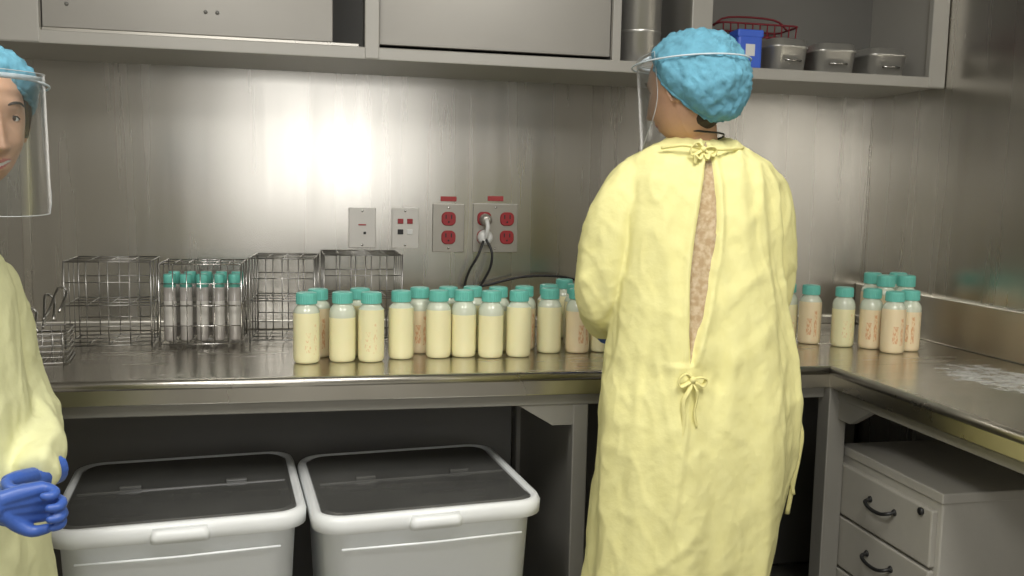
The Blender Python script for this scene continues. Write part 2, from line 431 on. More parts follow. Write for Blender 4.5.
ZS = Z0+.0301

b = B(); b.lathe([(0, 0), (.062, 0), (.066, .004), (.066, .30), (.069, .303), (.069, .312), (.06, .316), (0, .32)], 'pan', None, 40)
for zz in (.10, .20): b.lathe([(.066, zz-.004), (.0675, zz), (.066, zz+.004)], 'pan', None, 40)
b.obj('steel_canister', (.935, 2.64, ZS))

def pan(name, x, y, w, d_, h, rz=0):
    b = B()
    rg = [rrect(w*.82, d_*.82, .02, 0), rrect(w*.90, d_*.9, .025, .006), rrect(w, d_, .03, h*.72), rrect(w*1.06, d_*1.06, .033, h*.74), rrect(w*1.06, d_*1.06, .033, h*.80), rrect(w*.97, d_*.97, .03, h*.84), rrect(w*.95, d_*.95, .03, h), rrect(w*.86, d_*.86, .03, h*1.03)]
    b.add(bm_loft(rg), 'pan', None, True)
    b.tube([(-w*.2, -d_*.50, h*.35), (-w*.2, -d_*.55, h*.35), (w*.2, -d_*.55, h*.35), (w*.2, -d_*.50, h*.35)], .003, 'chrome', 8)
    return b.obj(name, (x, y, ZS), None, rad(rz))
pan('instrument_pan', 1.395, 2.635, .13, .14, .10, 8)
pan('instrument_pan.001', 1.565, 2.645, .135, .15, .095, -4)
pan('instrument_pan.002', 1.738, 2.645, .135, .15, .09, 3)
b = B(); b.box(-.040, .040, -.03, .03, 0, .115, 'blue', .008); b.box(-.042, .042, -.032, .032, .095, .118, 'blue', .004); b.box(-.015, .015, -.0315, -.029, .04, .075, 'white', .001)
b.obj('blue_box', (1.258, 2.585, ZS))
b = B()
for z in (.004, .05, .09, .13, .17):
    q = rrect(.26+.1*z, .13+.05*z, .02, z, n=3); b.tube(q, .0034, 'redwire', 6, 1, True)
for i in range(11):
    x = -.12+.24*i/10
    b.tube([(x*1.06, -.070, .17), (x, -.065, .004), (x, .065, .004), (x*1.06, .070, .17)], .0024, 'redwire', 6)
b.tube([(-.13, 0, .17), (-.08, 0, .20), (.08, 0, .20), (.13, 0, .17)], .0035, 'redwire', 6, 4)
b.obj('red_wire_basket', (1.375, 2.80, ZS))

# ------------------------------------------------------------------ wall outlets
def plate(name, x, z, w, h, kind, mat):
    b = B(); b.box(-w/2, w/2, -.008, 0, -h/2, h/2, mat, .004)
    for zz in (-h*.42, h*.42):
        b.lathe([(0, 0), (.004, 0), (.003, .002), (0, .002)], 'chrome', T(0, -.008, zz) @ R(90, 'X'), 10)
    if kind == 'blank':
        b.box(-.012, .012, -.010, -.007, .008, .012, 'redlabel', 0); b.box(.004, .012, -.010, -.007, -.02, -.012, 'dark', 0)
    if kind == 'data':
        for (xx, zz, mm) in ((-.015, .022, 'red'), (.015, .022, 'red'), (-.015, -.012, 'dark'), (.015, -.012, 'white')):
            b.box(xx-.009, xx+.009, -.012, -.006, zz-.008, zz+.008, mm, .001)
    if kind in ('duplex', 'quad'):
        for cx in ((0,) if kind == 'duplex' else (-.038, .038)):
            for cz in (.030, -.030):
                b.add(bm_loft([rrect(.046, .044, .016, 0), rrect(.046, .044, .016, .005), rrect(.042, .040, .015, .007)]), 'red', T(cx, -.007, cz) @ R(90, 'X'))
                for sx in (-.009, .009): b.box(cx+sx-.0018, cx+sx+.0018, -.0155, -.013, cz, cz+.013, 'dark', 0)
                b.lathe([(0, 0), (.003, 0), (.003, .0015), (0, .0015)], 'dark', T(cx, -.014, cz-.010) @ R(90, 'X'), 8)
        b.box(-.026, .026, -.003, 0, h/2+.008, h/2+.024, 'redlabel', .001)
    return b.obj(name, (x, YB-.0005, z))
plate('wall_plate', .126, 1.221, .086, .128, 'blank', 'plate')
plate('data_outlet', .262, 1.222, .086, .130, 'data', 'plate')
plate('power_outlet', .402, 1.224, .104, .156, 'duplex', 'platedk')
plate('power_outlet.001', .557, 1.226, .150, .160, 'quad', 'platedk')
b = B()
yq = YB-.0165
b.lathe([(0, 0), (.022, 0), (.024, .004), (.024, .026), (.017, .036), (0, .038)], 'white', T(.519, yq, 1.196) @ R(90, 'X'), 20)
b.lathe([(0, 0), (.018, 0), (.020, .004), (.018, .028), (.010, .034), (0, .034)], 'platedk', T(.521, yq, 1.253) @ R(90, 'X'), 20)
b.tube([(.521, yq-.03, 1.253), (.522, yq-.045, 1.235), (.520, yq-.045, 1.215), (.519, yq-.034, 1.196)], .007, 'white', 8, 4)
b.tube([(.519, yq-.036, 1.190), (.535, YB-.07, 1.15), (.530, YB-.07, 1.10), (.50, YB-.06, 1.04), (.46, YB-.07, .99), (.43, YB-.07, .955), (.40, YB-.07, .945)], .0042, 'black', 8, 6)
b.tube([(.510, yq-.036, 1.185), (.49, YB-.07, 1.14), (.46, YB-.06, 1.08), (.455, YB-.05, 1.03), (.52, YB-.04, 1.04), (.66, YB-.04, 1.07), (.82, YB-.04, 1.06), (.98, YB-.05, .98), (1.04, YB-.05, .945)], .0042, 'black', 8, 6)
b.obj('power_cord')

# ------------------------------------------------------------------ wire racks
def rack(name, x, y, w, d_, h, rz=0, nx=4, ny=3, mat='wire'):
    b = B(); r = .0021
    for z in (.010, h*.5, h-.002):
        b.tube([(-w/2, -d_/2, z), (w/2, -d_/2, z), (w/2, d_/2, z), (-w/2, d_/2, z)], r, mat, 6, 1, True)
        for i in range(1, nx): xx = -w/2+w*i/nx; b.tube([(xx, -d_/2, z), (xx, d_/2, z)], r*.75, mat, 6)
        for i in range(1, ny): yy = -d_/2+d_*i/ny; b.tube([(-w/2, yy, z), (w/2, yy, z)], r*.75, mat, 6)
    for sx in (-1, 1):
        for sy in (-1, 1):
            b.tube([(sx*w/2, sy*d_/2, .0022), (sx*w/2, sy*d_/2, h)], r*1.15, mat, 6)
    for i in range(1, nx):
        xx = -w/2+w*i/nx
        for sy in (-1, 1): b.tube([(xx, sy*d_/2, .010), (xx, sy*d_/2, h)], r*.75, mat, 6)
    for sy in (-1, 1):
        b.tube([(-w/2, sy*d_/2, h*.76), (w/2, sy*d_/2, h*.76)], r*.75, mat, 6)
        b.tube([(-w/2, sy*d_/2, h*.26), (w/2, sy*d_/2, h*.26)], r*.75, mat, 6)
    for sx in (-1, 1):
        for i in range(1, ny): yy = -d_/2+d_*i/ny; b.tube([(sx*w/2, yy, .010), (sx*w/2, yy, h)], r*.75, mat, 6)
    return b.obj(name, (x, y, ZT), None, rad(rz))
rack('wire_rack', -.565, 2.66, .215, .19, .238, 3)
RT = rack('wire_rack.001', -.325, 2.655, .215, .17, .232, 0, 6, 2, 'chrome')
rack('wire_rack.002', -.105, 2.715, .180, .19, .245, -3)
rack('wire_rack.003', .115, 2.735, .225, .2, .255, 2, 5, 4)
b = B()
for i in range(5):
    for j in range(2):
        x = -.215/2+.215*(i+.5)/5; y = -.17/2+.17*(j+.5)/2; z = .0135
        b.lathe([(0, 0), (.012, 0), (.0165, .005), (.0165, .150), (.013, .156)], 'tube', T(x, y, z), 16)
        b.lathe([(0, .150), (.0165, .150), (.0165, .182), (.015, .186), (0, .186)], 'teal', T(x, y, z), 16)
        b.lathe([(.0167, .04), (.0168, .042), (.0168, .11), (.0167, .112)], 'plate', T(x, y, z), 16)
b.obj('sample_tubes', (0, 0, 0), RT)
b = B()
for i in range(6):
    q = rrect(.20, .16, .02, .004+.018*i*.8, n=3); b.tube(q, .0022 if i in (0, 5) else .0014, 'wire', 6, 1, True)
for i in range(9):
    x = -.09+.18*i/8; b.tube([(x, -.08, .076), (x, -.08, .004), (x, .08, .004), (x, .08, .076)], .0014, 'wire', 6)
for i in range(9):
    a = random.uniform(-.6, .6); x = random.uniform(-.05, .06)
    b.tube([(x-.05*a, -.06, .03+.01*i), (x, 0, .05+.010*i), (x+.07*a, .07, .10+.009*i), (x+.07*a+.02, .075, .09+.009*i), (x+.02, 0, .04+.01*i)], .0035, 'wire', 6, 3)
b.obj('utensil_basket', (-.72, 2.42, ZT), None, rad(8))

# ------------------------------------------------------------------ milk bottles
def bottle_mesh(name, mat, lab, fill=.131):
    b = B()
    prof = [(0, .002), (.022, .002), (.025, 0), (.030, .002), (.0332, .008), (.0335, .02), (.0335, .122), (.0328, .131), (.029, .140), (.0245, .146)]
    lo = [p for p in prof if p[1] < fill]
    hi = [p for p in prof[3:] if p[1] > fill]
    b.lathe(lo+[(.0334 if fill < .125 else .0328, fill)], mat, None, 36)
    b.lathe([(.0334 if fill < .125 else .0328, fill)]+hi+[(.0225, .149), (.0225, .156)], 'neck', None, 36)
    bm = bmesh.new()
    pr = [(.0262, .1515), (.0265, .153), (.0265, .174), (.0250, .179), (.020, .1805), (0, .181)]
    n = 60; Rr = []
    for (r, z) in pr:
        if r == 0: Rr.append([bm.verts.new((0, 0, z))]); continue
        Rr.append([bm.verts.new(((r-(.0008 if j % 2 and z < .176 else 0))*math.cos(2*math.pi*j/n), (r-(.0008 if j % 2 and z < .176 else 0))*math.sin(2*math.pi*j/n), z)) for j in range(n)])
    for a, c2 in zip(Rr[:-1], Rr[1:]):
        for j in range(n):
            kk = (j+1) % n
            if len(c2) == 1: bm.faces.new((a[j], a[kk], c2[0]))
            else: bm.faces.new((a[j], a[kk], c2[kk], c2[j]))
    bm.faces.new(list(reversed(Rr[0])))
    b.add(bm, 'teal')
    for (a0, a1, z0, z1) in ((-116, -90, .030, .080), (-78, -62, .025, .105)):
        z1 = min(z1, fill-.006)
        bm = bmesh.new(); rows = []
        for z in (z0, z1): rows.append([bm.verts.new((.0339*math.cos(rad(a0+(a1-a0)*i/8)), .0339*math.sin(rad(a0+(a1-a0)*i/8)), z)) for i in range(9)])
        for i in range(8): bm.faces.new((rows[0][i], rows[0][i+1], rows[1][i+1], rows[1][i]))
        b.add(bm, lab, None, True)
    return b.mesh(name)
mA = [bottle_mesh('milk_bottle_cream', 'milk', 'labelA', f) for f in (.129, .136, .115)]
mB = [bottle_mesh('milk_bottle_peach', 'milkp', 'labelB', f) for f in (.130, .118)]
bl = [(-.038, 2.325, 0, 20), (.052, 2.336, 0, 100), (.125, 2.330, 0, -5), (.205, 2.363, 0, 150), (.305, 2.369, 0, 140), (.374, 2.376, 0, 170), (.445, 2.357, 0, 120), (.523, 2.363, 0, 160), (.622, 2.415, 0, 200), (.702, 2.407, 1, 15),
      (-.010, 2.41, 1, 5), (.262, 2.445, 1, 0), (.343, 2.46, 0, 90), (.413, 2.47, 0, 90), (.483, 2.455, 0, 60), (.562, 2.475, 1, 20), (.645, 2.52, 0, 100), (.73, 2.53, 0, 30), (.735, 2.68, 0, 80), (.80, 2.62, 0, 10), (.10, 2.425, 0, 30), (.775, 2.42, 0, 90),
      (1.470, 2.497, 1, -20), (1.425, 2.56, 0, 30), (1.545, 2.436, 0, -8), (1.612, 2.395, 1, -30), (1.632, 2.315, 1, -10), (1.704, 2.345, 1, -35)]
for i, (x, y, kd, rz) in enumerate(bl):
    mkobj('milk_bottle' if i == 0 else 'milk_bottle.%03d' % i, mB[i % 2] if kd else mA[(i*5+i//3) % 3], (x, y, ZT), None, rad(rz))
for i, (x, y) in enumerate(((1.685, 2.44), (1.755, 2.44), (1.70, 2.53), (1.79, 2.53))):
    o = mkobj('tall_milk_bottle' if i == 0 else 'tall_milk_bottle.%03d' % i, mB[0], (x, y, ZT), None, rad(-25)); o.scale = (1, 1, 1.2)

# ------------------------------------------------------------------ storage bins
def bin_(name, x, y, rz):
    b = B(); q = 1.085; v = 1.09
    def rr_(w, d_, r, z, cx=0, cy=0): return rrect(w*q, d_*v, r, z, cx, cy*v)
    b.add(bm_loft([rr_(.40, .37, .05, .07), rr_(.41, .38, .055, .075), rr_(.455, .43, .06, .575), rr_(.475, .445, .062, .580), rr_(.478, .448, .062, .600), rr_(.46, .43, .06, .602)]), 'binwhite', None, True)
    b.add(bm_loft([rr_(.485, .455, .065, .580), rr_(.498, .468, .068, .584), rr_(.500, .470, .068, .610), rr_(.490, .460, .066, .621), rr_(.472, .442, .055, .623), rr_(.464, .434, .052, .617)]), 'binrim', None, True)
    b.add(bm_loft([rr_(.462, .430, .05, .6165), rr_(.458, .426, .05, .6185), rr_(.44, .41, .045, .6225)]), 'bindark', None, False)
    b.box(-.235, .235, -.016, -.009, .6205, .6255, 'bindark', .002)
    for sx in (-.12, .12): b.box(sx-.025, sx+.025, -.006, .012, .620, .632, 'bindark', .003)
    b.add(bm_loft([rrect(.12, .03, .012, .584, 0, -.256), rrect(.12, .035, .014, .60, 0, -.260), rrect(.11, .028, .012, .614, 0, -.258)]), 'binrim', None, True)
    b.tube([(-.21, -.244, .545), (0, -.250, .545), (.21, -.244, .545)], .003, 'binwhite', 8)
    for sx in (-.15, .15):
        for sy in (-.14, .14):
            b.lathe([(0, -.013), (.026, -.013), (.030, -.008), (.030, .008), (.026, .013), (0, .013)], 'black', T(sx, sy, .03) @ R(90, 'Y'), 20)
            b.box(sx-.018, sx+.018, sy-.02, sy+.02, .055, .072, 'chrome', .003)
            for qq in (-.016, .016): b.box(sx+qq-.002, sx+qq+.002, sy-.012, sy+.012, .025, .06, 'chrome', .001)
    return b.obj(name, (x, y, 0), None, rad(rz))
bin_('storage_bin', -.325, 2.225, 6)
bin_('storage_bin.001', .226, 2.222, 6)

# ------------------------------------------------------------------ filing cabinet
b = B(); X0, X1, Y0, Y1, H = 1.396, 1.875, 1.755, 2.175, .672
b.box(X0, X1, Y0, Y1, .03, H, 'file', .004)
b.box(X0+.02, X1, Y0+.01, Y1-.01, 0, .03, 'dark', 0)
b.box(X0-.004, X1, Y0-.003, Y1+.003, H-.022, H+.003, 'file', .003)
z = H-.035
for i, hh in enumerate((.145, .145, .29)):
    b.box(X0-.016, X0+.002, Y0+.014, Y1-.014, z-hh, z-.008, 'filed', .004)
    zc = z-.06; ym = (Y0+Y1)/2-.01
    b.tube([(X0-.015, ym-.05, zc), (X0-.034, ym-.046, zc-.004), (X0-.038, ym-.02, zc-.012), (X0-.038, ym+.02, zc-.012), (X0-.034, ym+.046, zc-.004), (X0-.015, ym+.05, zc)], .0048, 'black', 8, 4)
    for q in (-.05, .05): b.lathe([(0, 0), (.009, 0), (.007, .004), (0, .004)], 'black', T(X0-.016, ym+q, zc) @ R(-90, 'Y'), 12)
    z -= hh
b.lathe([(0, 0), (.009, 0), (.009, .006), (0, .007)], 'black', T(X0-.016, Y0+.05, H-.055) @ R(-90, 'Y'), 14)
b.obj('filing_cabinet')

# ------------------------------------------------------------------ people
def g2(x, z, cx, cz, sx, sz): return math.exp(-((x-cx)/sx)**2-((z-cz)/sz)**2)
def head_parts(skin, X, neck_to, name, parent, smile=0.):
    b = B(); bm = bmesh.new(); bmesh.ops.create_icosphere(bm, subdivisions=6, radius=1)
    for v in bm.verts:
        x, y, z = v.co
        PX, PY, PZ = .0745*x, .096*y, .117*z
        if z < 0 and y > 0: PY *= 1+.32*z*z; PX *= 1-.05*z*z
        if y < 0 and z < -.25: PY *= 1-.35*min(1, (-.25-z)/.5)
        PX *= 1-.07*max(y, 0)
        if y > .15:
            s = min(1, (y-.15)/.3)
            dy = 0
            t = max(0, min(1, (.014-PZ)/.060))
            hgt = .003+.021*t**1.3
            if PZ < -.047: hgt *= math.exp(-((PZ+.047)/.006)**2)
            if PZ > .02: hgt *= math.exp(-((PZ-.02)/.012)**2)
            dy += hgt*math.exp(-(PX/(.0065+.005*t))**2)
            for q in (-1, 1):
                dy += .009*g2(PX, PZ, q*.0125, -.045, .006, .006)
                dy -= .010*g2(PX, PZ, q*.031, .001, .016, .011)
                dy += .004*g2(PX, PZ, q*.03, .023, .02, .007)
                dy += (.005+.003*smile)*g2(PX, PZ, q*.040, -.036, .018, .016)
                dy -= .003*g2(PX, PZ, q*.030, -.070, .008, .008)
            dy += .006*g2(PX, PZ, 0, -.0685-abs(PX)*-.15, .020, .0045)
            dy += .0065*g2(PX, PZ, 0, -.0805, .017, .005)
            dy -= .0045*g2(PX, PZ, 0, -.0745-abs(PX)*-.12, .022, .0018)
            dy += .006*g2(PX, PZ, 0, -.102, .016, .010)
            PY += dy*s
        v.co = (PX, PY, PZ)
    b.add(bm, skin, X)
    for q in (-1, 1):
        E = X @ T(q*.0745, -.006, -.012) @ R(q*-14, 'Z') @ R(-8, 'X')
        b.add(bm_sphere((0, 0, 0), (.006, .015, .028), 3), skin, E)
        b.tube([(q*.006, .010, -.026), (q*.008, .015, 0), (q*.010, .010, .024), (q*.012, -.006, .031), (q*.012, -.018, .018), (q*.010, -.017, -.004), (q*.007, -.004, -.024)], .0038, skin, 8, 4, False, E)
    b.tube(neck_to, [.050, .049, .052, .062], skin, 20, 4)
    me = remesh(b, .0027, 2)
    me.materials.append(M[skin]); me.materials.append(M['lips']); me.materials.append(M['eyewhite'])
    Xi = X.inverted()
    for p in me.polygons:
        c_ = Xi @ p.center
        wl_ = .024+.004*smile
        if c_.y > .06 and abs(c_.x) < wl_:
            zc = c_.z-abs(c_.x)*(.12+.18*smile)
            q_ = math.sqrt(max(0, 1-(c_.x/wl_)**2))
            if abs(zc+.0745) < .0085*q_: p.material_index = 1
            if smile and abs(zc+.0745) < .0030*q_: p.material_index = 2
    ob = mkobj(name, me, (0, 0, 0), parent)
    e = B()
    for q in (-1, 1):
        cx, cy, cz = q*.031, .0655, .001
        bm = bm_sphere((0, 0, 0), .0125, 4); e.add(bm, 'eyewhite', X @ T(cx, cy, cz), True)
        e.add(bm_sphere((0, .0086, 0), (.0064, .0042, .0064), 3), 'iris', X @ T(cx, cy, cz), True)
        bm = bm_sphere((0, 0, 0), .0136, 5)
        dl = [f for f in bm.faces if f.calc_center_median().y > .004 and abs(f.calc_center_median().z+.0004) < .0036*math.sqrt(max(0, 1-(f.calc_center_median().x/.0120)**2))]
        bmesh.ops.delete(bm, geom=dl, context='FACES'); e.add(bm, skin, X @ T(cx, cy, cz), True)
        e.tube([(-.0115, .0078, -.0005), (-.006, .0120, .0030), (0, .0132, .0038), (.006, .0120, .0030), (.0115, .0078, -.0005)], .0011, 'hair', 6, 4, False, X @ T(cx, cy, cz))
        e.tube([(q*.015, .0925, .021), (q*.026, .092, .0255), (q*.038, .0855, .0255), (q*.049, .0755, .020)], [.0014, .0024, .0022, .001], 'hair', 8, 4, False, X)
    e.obj('eyes_and_brows', (0, 0, 0), parent)
    return ob

def cap_obj(X, parent, rr=(.108, .120, .108), ctr=(0, -.014, .016), tilt=35, seed=0., tmax=104):
    nt_, npn = 46, 110; bm = bmesh.new(); rows = []
    W = X @ T(*ctr) @ R(tilt, 'X')
    for i in range(nt_+1):
        th = rad(tmax)*i/nt_; row = []
        s = i/nt_
        for j in range(npn):
            ph = 2*math.pi*j/npn
            dx, dy, dz = math.sin(th)*math.cos(ph), math.sin(th)*math.sin(ph), math.cos(th)
            n1 = noise.noise(Vector((dx*2.2, dy*2.2, dz*2.2+seed)))
            n2 = abs(noise.noise(Vector((dx*6, dy*6, dz*6+seed+4))))
            n3 = abs(noise.noise(Vector((dx*12, dy*12, dz*12+seed+9))))
            rip = .5+.5*math.sin(30*ph+3*n1)
            f = 1+.06*n1+.08*(n2-.2)+.05*(n3-.2)+.025*rip*max(0, s-.4)*1.7
            if s > .82: f *= 1-.17*((s-.82)/.18)**1.5
            row.append(bm.verts.new((dx*rr[0]*f, dy*rr[1]*f, dz*rr[2]*f)))
            if i == 0: break
        rows.append(row)
    for i in range(nt_):
        for j in range(npn):
            k2 = (j+1) % npn
            if i == 0: bm.faces.new((rows[0][0], rows[1][j], rows[1][k2]))
            else: bm.faces.new((rows[i][j], rows[i+1][j], rows[i+1][k2], rows[i][k2]))
    b = B()
    ring = [v.co.copy() for v in rows[-1]]
    b.add(bm, 'cap', W, True)
    b.tube(ring, .0035, 'cap', 6, 1, True, W)
    return b.obj('bouffant_cap', (0, 0, 0), parent)

def shield_obj(X, parent, sc=1., hw0=82, bot=.225, strap_r=(.114, .128)):
    b = B(); bm = bmesh.new(); rows = []
    for i in range(15):
        t = i/14; z = .075-bot*t; row = []
        hw = hw0-38*max(0, (t-.40)/.60)**2
        for j in range(33):
            a = rad(-hw+2*hw*j/32)
            row.append(bm.verts.new((math.sin(a)*(.102+.010*t)*sc, .005+math.cos(a)*(.120+.016*t)*sc, z)))
        rows.append(row)
    for i in range(14):
        for j in range(32): bm.faces.new((rows[i][j], rows[i][j+1], rows[i+1][j+1], rows[i+1][j]))
    edge = [v.co.copy() for v in rows[0]]+[r[-1].co.copy() for r in rows[1:]]+[v.co.copy() for v in reversed(rows[-1][:-1])]+[r[0].co.copy() for r in reversed(rows[1:-1])]
    b.add(bm, 'shield', X, True)
    b.tube(edge, .0007, 'edge', 6, 1, True, X)
    band = [(math.sin(rad(a))*.099*sc, .004+math.cos(rad(a))*.116*sc, .066) for a in range(-70, 71, 10)]
    b.tube(band, .0045, 'foam', 10, 1, False, X)
    strap = [(math.sin(rad(a))*strap_r[0], -.010+math.cos(rad(a))*strap_r[1], .064-.03*(1-math.cos(rad(a)))*.5) for a in range(0, 360, 8)]
    b.tube(strap, .0018, 'foam', 8, 1, True, X)
    return b.obj('face_shield', (0, 0, 0), parent)

def hand_obj(X, side, curl, name, parent):
    b = B()
    b.tube([(0, -.075, 0), (0, -.03, 0), (0, .005, 0)], [.029, .026, .024], 'glove', 14, 3, False, X, .75)
    xs = [.029, .010, -.010, -.028]; ln = [.062, .070, .065, .050]
    for i in range(4):
        x = xs[i]*side
        b.tube([(x*.5, 0, 0), (x*.85, .042, 0), (x, .078-(.006 if i == 3 else 0), 0)], [.016, .0155, .0125], 'glove', 12, 3, False, X)
        p = Vector((x, .078-(.006 if i == 3 else 0), 0)); a = 0; pts = [p.copy()]; rr = [.0108]
        for s_, rrr in ((.46, .0096), (.30, .0088), (.24, .0074)):
            a += rad(curl[i]*(1.0 if s_ > .4 else 1.15))
            p = p+Vector((0, math.cos(a), -math.sin(a)))*ln[i]*s_
            pts.append(p.copy()); rr.append(rrr)
        b.tube(pts, rr, 'glove', 12, 3, False, X)
        b.add(bm_sphere(pts[-1], .0074, 2), 'glove', X)
    tp = [(side*.012, .008, -.004), (side*.034, .030, -.012), (side*.044, .052, -.024), (side*.036, .074, -.034)]
    b.tube(tp, [.015, .0135, .0110, .0090], 'glove', 12, 3, False, X)
    b.add(bm_sphere(tp[-1], .009, 2), 'glove', X)
    me = remesh(b, .0021, 2); me.materials.append(M['glove'])
    return mkobj(name, me, (0, 0, 0), parent)

def ell(z, cx, cy, a, b_, n=56, e=2.35):
    pts = []
    for j in range(n):
        t = 2*math.pi*j/n; c_, s_ = math.cos(t), math.sin(t)
        pts.append(Vector((cx+a*math.copysign(abs(c_)**(2/e), c_), cy+b_*math.copysign(abs(s_)**(2/e), s_), z)))
    return pts

def gown(rings, sleeves, mat, name, parent, slit, seed, zsh):
    b = B()
    b.add(bm_loft([ell(*r) for r in rings]), mat)
    for pts, rs in sleeves:
        b.tube(pts, rs, mat, 20, 5); b.add(bm_sphere(pts[0], rs[0], 3), mat)
    me = remesh(b, .0056, 5)
    me.materials.append(M[mat])
    zb = rings[-1][0]
    nrm = [v.normal.copy() for v in me.vertices]
    N_ = noise.noise
    def sm(v): v = max(0., min(1., v)); return v*v*(3-2*v)
    for v, n in zip(me.vertices, nrm):
        x, y, z = v.co
        ang = math.atan2(y, x)
        f = max(0, min(1, (zsh-z)/(zsh-zb)))
        q = N_(Vector((x*2.5, y*2.5, z*1.2+seed)))
        A = .002+.009*f**1.2
        dd = A*(.6*math.sin(7*ang+2.5*z+3*q)+.4*math.sin(13*ang-2*z+4*q+seed))
        w1 = N_(Vector((x*3, y*3, z*2.5+seed+8)))*.05
        r1 = 1-abs(N_(Vector(((x+w1)*9+z*.8, y*9, z*1.1+seed*2))))*2.2
        dd += .0080*sm(r1)**2
        r2 = 1-abs(N_(Vector(((x+w1)*10-z*4.5, y*10, (z+w1)*4.5+seed*3))))*2.6
        dd += .0034*sm(r2)**2
        r3 = 1-abs(N_(Vector(((x+w1)*24+z*7, y*24, (z-w1)*8+seed*4))))*2.8
        dd += .0018*sm(r3)**2
        r4 = 1-abs(N_(Vector(((x-w1)*30-z*12, y*30, (z+w1)*18+seed*6))))*2.8
        dd += .0008*sm(r4)**2
        dd = dd-.0045
        if slit and n.y < -.15 and y < 0:
            xc = -.058+(z-1.03)*.103
            t = x-xc
            if .985 < z < 1.46:
                w_ = .023*math.sin(math.pi*(z-.985)/.48)
                if abs(t) < w_+.003: dd = -.012*min(1, (w_+.003-abs(t))/.006)
                else: dd += .006*math.exp(-((abs(t)-w_-.009)/.007)**2)
            elif z <= .985:
                tt = t+.010*N_(Vector((0, 3, z*4)))
                dd += .008*math.exp(-(tt/.008)**2) if tt > 0 else .008*math.exp(-(tt/.05)**2)
            g = math.exp(-((z-.958)/.03)**2)*math.exp(-(t/.12)**2)
            dd += g*(-.006+.003*math.sin(t*160))
        v.co = v.co+n*dd
    return mkobj(name, me, (0, 0, 0), parent)

def legs(parent, cx=0, hip=.75):
    b = B()
    for q in (-1, 1):
        b.tube([(cx+q*.08, 0, hip), (cx+q*.09, 0, .60), (cx+q*.095, .01, .45), (cx+q*.10, -.01, .25), (cx+q*.10, -.01, .07)], [.09, .083, .070, .065, .062], 'pants', 20, 4)
    b.add(bm_sphere((cx, 0, hip), (.17, .11, .10), 3), 'pants')
    me = remesh(b, .009, 3); me.materials.append(M['pants']); mkobj('trousers', me, (0, 0, 0), parent)
    s = B()
    for q in (-1, 1):
        x = cx+q*.10
        def fr(z, k_, l0, l1):
            return [Vector((x+q*.008*math.sin(t)+k_*.045*math.cos(t)*(1+.15*math.sin(t)), (l0+l1)/2+(l1-l0)/2*math.sin(t), z)) for t in [2*math.pi*j/28 for j in range(28)]]
        s.add(bm_loft([fr(0, .95, -.08, .18), fr(.012, 1.02, -.085, .185), fr(.03, 1, -.08, .18), fr(.055, .9, -.075, .16), fr(.08, .75, -.07, .08), fr(.10, .68, -.065, .055)]), 'shoe', None, True)
    s.obj('shoes', (0, 0, 0), parent)

# --- worker seen from behind
P = bpy.data.objects.new('lab_worker', None); scene.collection.objects.link(P); P.location = (.83, 1.90, 0)
ringsA = [(1.470, 0, .035, .068, .062), (1.458, .002, .03, .095, .078), (1.440, .003, .025, .133, .092), (1.418, .004, .02, .164, .105), (1.375, .004, .015, .182, .118), (1.30, .003, .01, .185, .128), (1.20, .003, .005, .186, .133),
          (1.09, .008, 0, .197, .138), (.98, .018, 0, .219, .146), (.88, .020, 0, .232, .155), (.78, .016, 0, .234, .162), (.62, -.002, 0, .222, .165), (.46, -.018, 0, .210, .165), (.30, -.026, 0, .208, .168)]
slA = [([(-.152, .02, 1.362), (-.189, .02, 1.30), (-.205, .03, 1.19), (-.205, .06, 1.10), (-.160, .16, 1.045), (-.125, .25, 1.01)], [.058, .060, .062, .061, .050, .036]),
       ([(.150, .02, 1.362), (.182, .02, 1.30), (.195, .03, 1.19), (.188, .06, 1.10), (.155, .16, 1.045), (.115, .25, 1.01)], [.058, .060, .060, .059, .050, .036])]
gown(ringsA, slA, 'gownA', 'isolation_gown', P, True, 1.3, 1.40)
HX = T(-.036, .0, 1.580) @ R(38, 'Z') @ R(-10, 'X')
head_parts('skinA', HX, [(-.030, .0, 1.56), (-.020, .005, 1.51), (-.008, .02, 1.45), (0, .025, 1.39)], 'head_and_neck', P)
cap_obj(HX, P, (.113, .117, .118), (0, -.018, .004), 52, 1.)
shield_obj(HX, P, .90, 80, .20, (.117, .131))
b = B()
b.add(bm_sphere((0, -.014, -.052), (.055, .053, .050), 4), 'hair', HX, True)
b.obj('hair_nape', (0, 0, 0), P)
b = B()
b.tube([(-.066, .04, 1.478), (-.071, 0, 1.482), (-.051, -.038, 1.484), (-.011, -.049, 1.482), (.031, -.036, 1.480), (.049, 0, 1.475), (.044, .04, 1.470)], .0022, 'black', 8, 5)
b.obj('lanyard', (0, 0, 0), P)
legs(P)
curl = [38, 42, 44, 46]
hand_obj(T(-.118, .262, 1.005) @ R(-25, 'Z') @ R(90, 'Y'), 1 * -1, curl, 'hand_1', P)
hand_obj(T(.108, .262, 1.005) @ R(20, 'Z') @ R(-90, 'Y'), 1, curl, 'hand_2', P)
b = B()
def bow(b, x, y, z, s, hang, dr=.018, th=.006):
    for q in (-1, 1):
        b.tube([(x, y, z), (x+q*.018*s, y-.008, z+.010*s-q*.004), (x+q*.032*s, y-.005, z-.001*s), (x+q*.026*s, y-.003, z-.014*s), (x+q*.010*s, y-.006, z-.006*s), (x, y, z)], th, 'tie', 8, 5, False, None, .4)
        h_ = hang*(1 if q < 0 else .78)
        b.tube([(x, y, z), (x+q*.008, y-.009, z-.02), (x+q*.016-.004, y-.008, z-h_*.35), (x+q*.012-.005, y-.007, z-h_*.7), (x+q*dr-.004, y-.005, z-h_)], th*.9, 'tie', 8, 5, False, None, .4)
    b.add(bm_sphere((x, y-.005, z), th*1.4, 2), 'tie', None, True)
